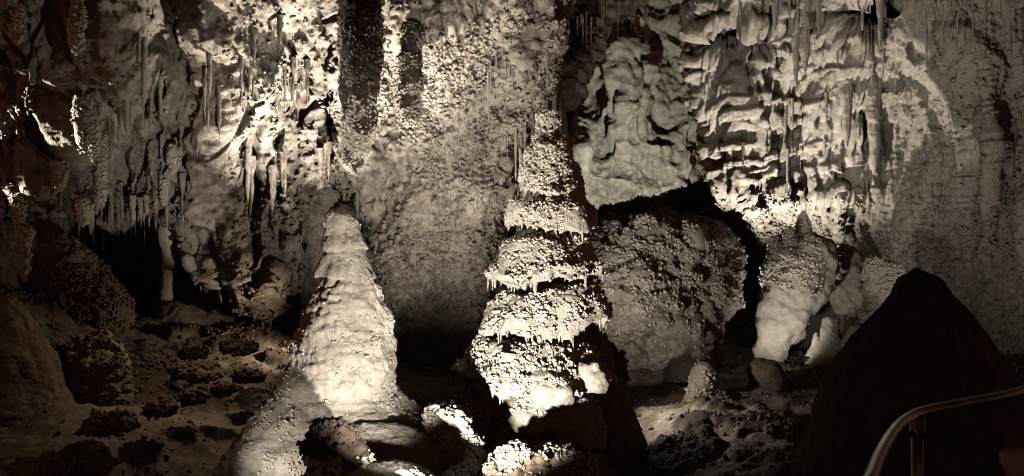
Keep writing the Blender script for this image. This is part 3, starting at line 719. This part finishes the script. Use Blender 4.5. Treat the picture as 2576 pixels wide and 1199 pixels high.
small('rock', 'dark popcorn rock beside the left edge of the dark cone', [(418, 800, 810), (424, 792, 818), (436, 790, 822), (450, 792, 824), (460, 796, 824)], 11, 390, 'rock', 'brown', np_=300)
small('rock', 'small rock on the floor before the pale mound', [(370, 810, 813), (373, 808, 816), (379, 807, 817)], 17.5, 393, 'rock', 'wall', nseg=60, nring=40)
small('rock', 'pale rock knob below the handrail at the right edge', [(449, 1010, 1026), (453, 1003, 1034), (462, 1002, 1038), (470, 1005, 1034), (482, 1012, 1026), (500, 1014, 1024)], 5.2, 395, 'rock', 'dome', size=0.04, amp=0.5)
small('rock', 'popcorn rock between the tiered stalagmite and the right floor', [(338, 598, 606), (344, 592, 614), (356, 590, 622), (372, 592, 624), (390, 596, 622)], 13.9, 398, 'rock', 'brown', np_=500)

# ------------------------------------------------------------------ left floor group
def mound(name, label, cat, prof, y, seed, mat='brown', pops=0, squash=0.8, amp=1.2, size=0.16, pmat='brown'):
    t = thing(name, label, cat, at((prof[-1][1] + prof[-1][2]) / 2, prof[-1][0], y))
    b = turned('body', prof, y, lambda p, v, th: 0.14 * fbm(p * 1.1, 4, seed) + amp * pop(p, size, seed + 1) + 0.4 * pop(p, 0.07, seed + 2), mat, t, 260, 180, squash, uneven=0.10, seed=seed % 5)
    if pops: popcorn(b, pops, 0.014, 0.040, None, pmat, t, seed + 3)
    return t
mound('boulder', 'craggy popcorn boulder standing on the left floor slope', 'boulder', [(331, 98, 104), (338, 92, 110), (346, 72, 114), (356, 60, 118), (372, 56, 122), (390, 60, 126), (405, 72, 128), (420, 74, 130)], 13.2, 401, 'wall', 900)
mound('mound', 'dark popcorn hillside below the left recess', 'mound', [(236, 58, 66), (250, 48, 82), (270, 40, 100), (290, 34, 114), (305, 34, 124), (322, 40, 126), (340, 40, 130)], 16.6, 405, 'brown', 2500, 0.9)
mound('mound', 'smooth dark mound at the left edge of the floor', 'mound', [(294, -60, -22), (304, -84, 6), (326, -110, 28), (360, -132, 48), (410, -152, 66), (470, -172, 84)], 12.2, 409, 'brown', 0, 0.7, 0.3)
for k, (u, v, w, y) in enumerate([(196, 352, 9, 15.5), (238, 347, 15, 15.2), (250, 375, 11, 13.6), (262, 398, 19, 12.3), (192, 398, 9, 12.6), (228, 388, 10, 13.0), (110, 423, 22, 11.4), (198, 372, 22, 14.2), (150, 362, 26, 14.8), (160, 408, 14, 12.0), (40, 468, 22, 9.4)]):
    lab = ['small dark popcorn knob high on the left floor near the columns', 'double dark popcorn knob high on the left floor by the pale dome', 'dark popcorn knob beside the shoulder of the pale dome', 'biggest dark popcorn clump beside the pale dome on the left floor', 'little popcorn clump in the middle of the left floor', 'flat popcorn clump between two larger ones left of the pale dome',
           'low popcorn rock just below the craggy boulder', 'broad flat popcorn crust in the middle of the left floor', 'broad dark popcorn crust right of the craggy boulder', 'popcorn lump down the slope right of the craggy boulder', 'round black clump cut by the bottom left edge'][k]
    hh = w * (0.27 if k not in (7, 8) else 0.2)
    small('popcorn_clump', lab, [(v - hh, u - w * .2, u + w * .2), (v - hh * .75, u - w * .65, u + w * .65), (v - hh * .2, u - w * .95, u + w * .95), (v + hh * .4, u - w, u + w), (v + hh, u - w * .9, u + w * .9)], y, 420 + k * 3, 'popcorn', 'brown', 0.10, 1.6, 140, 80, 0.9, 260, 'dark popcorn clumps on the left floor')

# ------------------------------------------------------------------ hanging things
def hanging(label, prof, y, seed, mat='wall', amp=1.0, size=0.09, pops=0, nseg=120, nring=180, squash=0.9, ribs=0.0, name='stalactite', cat='stalactite', group=None, rmax=0.04, pmat='pop', uneven=0.06):
    t = thing(name, label, cat, at((prof[0][1] + prof[0][2]) / 2, prof[0][0], y), group)
    b = turned('body', prof, y, lambda p, v, th: 0.06 * fbm(p * 2, 4, seed) + amp * pop(p, size, seed + 1) + ribs * flute(th, p[:, 2], 0.35, 1.2, seed + 2), mat, t, nseg, nring, squash, uneven=uneven, seed=seed % 7)
    if pops: popcorn(b, pops, 0.012, rmax, None, pmat, t, seed + 3)
    return t
T1 = hanging('long thick popcorn-crusted stalactite hanging in front of the brightest wall', [(-60, 342, 378), (0, 345, 376), (62, 349, 373), (110, 350, 368), (141, 350, 363), (150, 348, 362), (156, 346, 359), (161, 353, 361), (168, 355, 359), (173, 356.5, 357.5)], 14.3, 501, 'dark', 0.9, 0.11, 2600, 260, 420, 0.8, 0.10, pmat='wall', uneven=0.10, rmax=0.030)  # dark body colour stands in for shade on its backlit front
popcorn(T1.children[0], 1300, 0.014, 0.036, lambda c, n: smooth(2.4, 1.2, c[:, 2]), 'pop', T1, 508)  # paler knobs low down carry the light on the tip
hanging('shorter blunt popcorn stalactite right of the long thick one', [(20, 410, 414), (32, 406, 418), (60, 404, 418), (90, 404, 417), (110, 404, 416), (119, 405, 416), (124, 408, 414)], 15.7, 511, 'dark', 0.9, 0.11, 900, 180, 260, 0.8, 0.06, pmat='wall', rmax=0.032)  # body darkened by colour for shade, like the long one
# columns
hanging('dark pleated column left of the pale dome', [(178, 296, 322), (210, 296, 322), (240, 298, 321), (265, 299, 320), (285, 300, 320), (305, 298, 322)], 18.2, 521, 'wall', 0.3, 0.1, 0, 200, 220, 0.8, 0.16, 'column', 'column')
hanging('thin dark column right behind the dark pleated one', [(170, 324, 334), (220, 325, 333), (270, 325, 332), (300, 324, 334)], 18.6, 525, 'wall', 0.3, 0.1, 0, 120, 180, 0.9, 0.1, 'column', 'column')
hanging('smooth lit column joining overhang and left floor slope', [(196, 158, 180), (215, 161, 178), (235, 160, 177), (252, 161, 178), (268, 163, 175), (280, 162, 172), (290, 160, 170), (300, 158, 170)], 17.6, 529, 'dome', 0.25, 0.1, 0, 140, 220, 0.9, 0.0, 'column', 'column', uneven=0.14)
small('stalagmite', 'sloping pale stalagmite cone at the foot of the lit column', [(270, 172, 178), (282, 166, 190), (296, 158, 206), (312, 150, 230), (330, 140, 262), (345, 130, 280)], 18.6, 533, mat='wall', amp=0.3)
small('rock', 'ragged stub under the hanging wall near the columns', [(278, 208, 216), (290, 205, 222), (300, 206, 224), (312, 205, 226)], 18.8, 536, 'rock', 'wall', nseg=100)
# left wall: popcorn stalactites that catch the grazing light
LST = [('bright popcorn stalactite near the top left corner', 72, 81, 8, 52, 14.2), ('stubby bright stalactite at the far top left', 12, 21, 14, 42, 13.9), ('tapering bright stalactite cluster in the dark left wall', 77, 88, 104, 151, 14.0),
       ('slim bright stalactite right of the tapering cluster', 90, 97, 110, 160, 13.9), ('longest slim bright stalactite on the dark left wall', 97, 104, 144, 209, 13.8), ('ragged bright stalactite left of the longest slim one', 88, 95, 176, 206, 13.9), 
       ('bright popcorn tip hanging below the dark left wall', 79, 87, 204, 228, 14.0), ('small bright pendant under the wall right of the left recess', 162, 167, 188, 205, 14.9), ('small bright knob on the wall above the small pendant', 170, 178, 154, 173, 14.6),
       ('bright star-shaped pendant on the dark left wall', 54, 63, 170, 190, 13.9), ('bright pendant at the left edge below the wall', 15, 22, 204, 233, 13.7), ('jagged bright pendant at the lower left edge', 22, 29, 236, 276, 13.5)]
for k, (lab, a, b_, v0, v1, y) in enumerate(LST):
    w = (b_ - a) / 2; c = (a + b_) / 2
    y = float(lw_depth(np.array([c]), np.array([min(v0, 190.0)]))[0]) - 0.42
    hanging(lab, [(v0 - 8, c - w * 0.9, c + w * 1.0), (v0, c - w * 1.1, c + w * 1.15), (v0 + (v1 - v0) * .35, c - w, c + w), (v0 + (v1 - v0) * .7, c - w * .75, c + w * .75), (v0 + (v1 - v0) * .92, c - w * .5, c + w * .5), (v1, c - w * .15, c + w * .15)], y, 540 + 4 * k, 'dome', 1.3, 0.10, 500, 90, 120, 0.9, group='bright stalactites on the left wall', uneven=0.25)

# drip fringes: small stalactites, parts of the wall they hang from
rng = np.random.default_rng(5)
STRAW = {}
for mat in ('wall', 'drape', 'dome'):
    for kind in (0, 1, 2):
        for s in (0, 1):
            me = straw_mesh(kind, 10 * kind + s); me.materials.append(M[mat]); STRAW[mat, kind, s] = me
def straw(parent, mat, kind, u, v0, v1, w, y):
    o = bpy.data.objects.new('stalactite', STRAW[mat, kind, int(rng.integers(2))]); COL.objects.link(o)
    p = at(u, v0, y); o.location = Vector(p)
    r = w / 2 / F * y
    o.scale = (r, r, (v1 - v0) / F * y); o.rotation_euler = (0, 0, rng.random() * 6.28)
    o.parent = parent
    return o
# curtain of thin straws in the left recess
for k in range(34):
    u = rng.uniform(104, 160); v0 = 196 + rng.uniform(0, 6); straw(left_wall, 'wall', int(rng.choice([0, 1])), u, v0, v0 + rng.uniform(14, 62), rng.uniform(1.3, 3.0), rng.uniform(17.8, 20.4))
for k in range(16):
    u = rng.uniform(55, 104); v0 = 196 + rng.uniform(0, 8); straw(left_wall, 'wall', int(rng.choice([0, 2])), u, v0, v0 + rng.uniform(12, 50), rng.uniform(1.5, 4.5), rng.uniform(17.0, 18.6))
for k in range(14):
    u = rng.uniform(168, 200); v0 = 196 + rng.uniform(0, 8); straw(left_wall, 'wall', int(rng.choice([0, 1])), u, v0, v0 + rng.uniform(20, 76), rng.uniform(1.5, 3.5), rng.uniform(17.6, 19.0))
for k in range(22):
    u = rng.uniform(100, 190); v0 = 190 + rng.uniform(0, 8); straw(left_wall, 'wall', 2, u, v0, v0 + rng.uniform(12, 36), rng.uniform(4, 9), rng.uniform(16.4, 17.2))
for k in range(20):
    u = rng.uniform(-60, 100); v0 = 190 + rng.uniform(0, 8); straw(left_wall, 'wall', 2, u, v0, v0 + rng.uniform(10, 26), rng.uniform(4, 9), rng.uniform(15.2, 16.0))
# pendants along the ragged lower edge and ribs on the face of the overhanging wall
eu = np.array([p[0] for p in LW[:24]]); ev = np.array([p[1] for p in LW[:24]])
for k in range(60):
    u = rng.uniform(60, 372); ve = np.interp(u, eu, ev); v0 = ve - rng.uniform(12, 30)
    straw(left_wall, 'wall', int(rng.choice([0, 2, 2])), u, v0, v0 + rng.uniform(22, 50), rng.uniform(3, 8), lw_depth(np.array([u]), np.array([v0]))[0] + 0.25)
for k in range(46):
    u = rng.uniform(110, 330); v0 = rng.uniform(10, 190); 
    straw(left_wall, 'wall', int(rng.choice([0, 2])), u, v0, v0 + rng.uniform(24, 60), rng.uniform(4, 9), lw_depth(np.array([u]), np.array([v0]))[0] - 0.28)
# fringe along the right brow of the centre wall
for k in range(22):
    t = rng.random(); u = 488 + 72 * t; v0 = 62 - 46 * t + rng.uniform(-8, 20); straw(left_wall, 'dome', int(rng.choice([0, 1])), u, v0, v0 + rng.uniform(14, 52), rng.uniform(1.4, 3.2), 16.4 + 0.5 * t)
for k in range(18):
    u = rng.uniform(500, 545); v0 = rng.uniform(100, 150); straw(left_wall, 'wall', int(rng.choice([0, 1])), u, v0, v0 + rng.uniform(20, 60), rng.uniform(1.4, 3.5), 17.6)
# long stalactites before the right wall
for k in range(24):
    u = rng.uniform(700, 900); v0 = rng.uniform(-20, 150) if u < 830 else rng.uniform(-10, 120)
    d = rt_depth(np.array([u]), np.array([v0]))[0] - 0.45
    straw(right_wall, 'drape', int(rng.choice([0, 0, 2])), u, v0, v0 + rng.uniform(16, 55), rng.uniform(2, 5), d)
for k in range(16):
    u = rng.uniform(925, 1024); v0 = rng.uniform(-10, 30); d = rt_depth(np.array([u]), np.array([v0]))[0] - 0.5
    straw(right_wall, 'drape', int(rng.choice([0, 1])), u, v0, v0 + rng.uniform(14, 50), rng.uniform(1.2, 2.6), d)
for k in range(16):
    u = rng.uniform(568, 640); v0 = rng.uniform(-10, 20) - (u - 600) * 0.2; straw(hang, 'wall', 0, u, v0, v0 + rng.uniform(12, 40), rng.uniform(1.5, 3), 23.6)
PIPES = [('leftmost thin pipe stalactite at the top of the right wall', 772, 778, -20, 26, 20.0), ('long pipe stalactite left of a joined pair at the top of the right wall', 792, 800, -30, 86, 20.2), ('long pipe stalactite joined to its left twin at the top of the right wall', 800, 810, -30, 74, 20.0), ('pointed stalactite hanging in the dark gap at the top of the right wall', 877, 884, -30, 48, 19.6),
         ('tapering stalactite hanging low in the middle of the right wall curtains', 842, 851, 60, 148, 20.6), ('blunt column-like stalactite right of the tapering one', 868, 880, 70, 175, 20.6), ('short slim stalactite between two long ones at the top right', 860, 865, -30, 30, 19.6)]
for k, (lab, a, b_, v0, v1, y) in enumerate(PIPES):
    w = (b_ - a) / 2; c = (a + b_) / 2
    hanging(lab, [(v0, c - w * 1.3, c + w * 1.3), (v0 + (v1 - v0) * .3, c - w, c + w), (v0 + (v1 - v0) * .75, c - w * .7, c + w * .7), (v0 + (v1 - v0) * .93, c - w * .4, c + w * .4), (v1, c - w * .12, c + w * .12)], y, 610 + 4 * k, 'drape', 0.5, 0.09, 0, 70, 140, 0.9, 0.03, group='pipe stalactites of the right wall')

# ------------------------------------------------------------------ walkway and handrail
def tube(name, pts, rad, mat, parent, n=20):
    pts = np.array(pts, float); m = len(pts)
    tg = np.gradient(pts, axis=0); tg /= np.linalg.norm(tg, axis=1, keepdims=True)
    vs = []
    ref = np.array([0, 0, 1.0]) if abs(tg[0][2]) < 0.9 else np.array([1.0, 0, 0])
    for p, t in zip(pts, tg):
        a = np.cross(t, ref); a /= np.linalg.norm(a); b = np.cross(a, t)
        for k in range(n):
            q = 2 * math.pi * k / n; vs.append(p + rad * (a * math.cos(q) + b * math.sin(q)))
    fc = grid_faces(m, n, True)
    tr = np.vstack([fc[:, [0, 1, 2]], fc[:, [0, 2, 3]]])
    c0, c1 = len(vs), len(vs) + 1
    vs += [pts[0], pts[-1]]
    k = np.arange(n); j = (k + 1) % n
    tr = np.vstack([tr, np.stack([np.full(n, c0), j, k], 1), np.stack([np.full(n, c1), k + (m - 1) * n, j + (m - 1) * n], 1)])
    return link(name, vs, tr, mat, parent)
def curve(pts, n=14):
    """Catmull-Rom through the points"""
    p = [np.array(q, float) for q in pts]; p = [2 * p[0] - p[1]] + p + [2 * p[-1] - p[-2]]
    out = []
    for i in range(1, len(p) - 2):
        for k in range(n):
            t = k / n
            out.append(0.5 * (2 * p[i] + (p[i + 1] - p[i - 1]) * t + (2 * p[i - 1] - 5 * p[i] + 4 * p[i + 1] - p[i + 2]) * t * t + (3 * p[i] - p[i - 1] - 3 * p[i + 1] + p[i + 2]) * t ** 3))
    out.append(p[-2]); return out
RZ = -0.60
def rail_pt(u, v): y = -RZ * F / (v - CV); return ((u - CU) / F * y, y, RZ)
H = thing('handrail', 'bent tubular steel handrail with its post, in the right foreground', 'handrail', (1.42, 3.06, -1.65))
path_pts = [(0.75, 1.2, RZ), rail_pt(860, 520), rail_pt(872, 476), rail_pt(884, 448), rail_pt(899, 426), rail_pt(914, 415), rail_pt(930, 410), rail_pt(965, 403), rail_pt(1026, 389.5), (3.1, 4.48, RZ), (4.4, 5.5, RZ)]
tube('top_rail', curve(path_pts), 0.018, 'steel', H)
mid = [(p[0], p[1], RZ - 0.5) for p in path_pts]
tube('middle_rail', curve(mid), 0.017, 'steel', H)
for (x, y) in (rail_pt(917.5, 414.5)[:2], (0.75, 1.25), (3.1, 4.48), (4.35, 5.46)):
    tube('post', [(x, y, -1.65), (x, y, -1.3), (x, y, -0.9), (x, y, RZ)], 0.019, 'steel', H)
bx_, by_, _ = rail_pt(917.5, 414.5)
tube('bracket', [(bx_, by_, RZ - 0.075), (bx_, by_, RZ - 0.05), (bx_, by_, RZ - 0.024), (bx_, by_, RZ - 0.016)], 0.024, 'steel', H)
w = [(-5, -3.5), (0.95, -3.5), (0.95, 2.1), (1.5, 3.25), (4.6, 5.75), (7, 4), (9, -3.5)]
nW = len(w)
wv = [(x, y, -1.65) for x, y in w] + [(x, y, -2.6) for x, y in w]
me = bpy.data.meshes.new('walkway'); me.from_pydata(wv, [], [tuple(range(nW))] + [(i, i + nW, (i + 1) % nW + nW, (i + 1) % nW) for i in range(nW)]); me.materials.append(M['floor'])
wk = bpy.data.objects.new('walkway', me); COL.objects.link(wk); structure(wk, 'paved walkway behind the handrail')
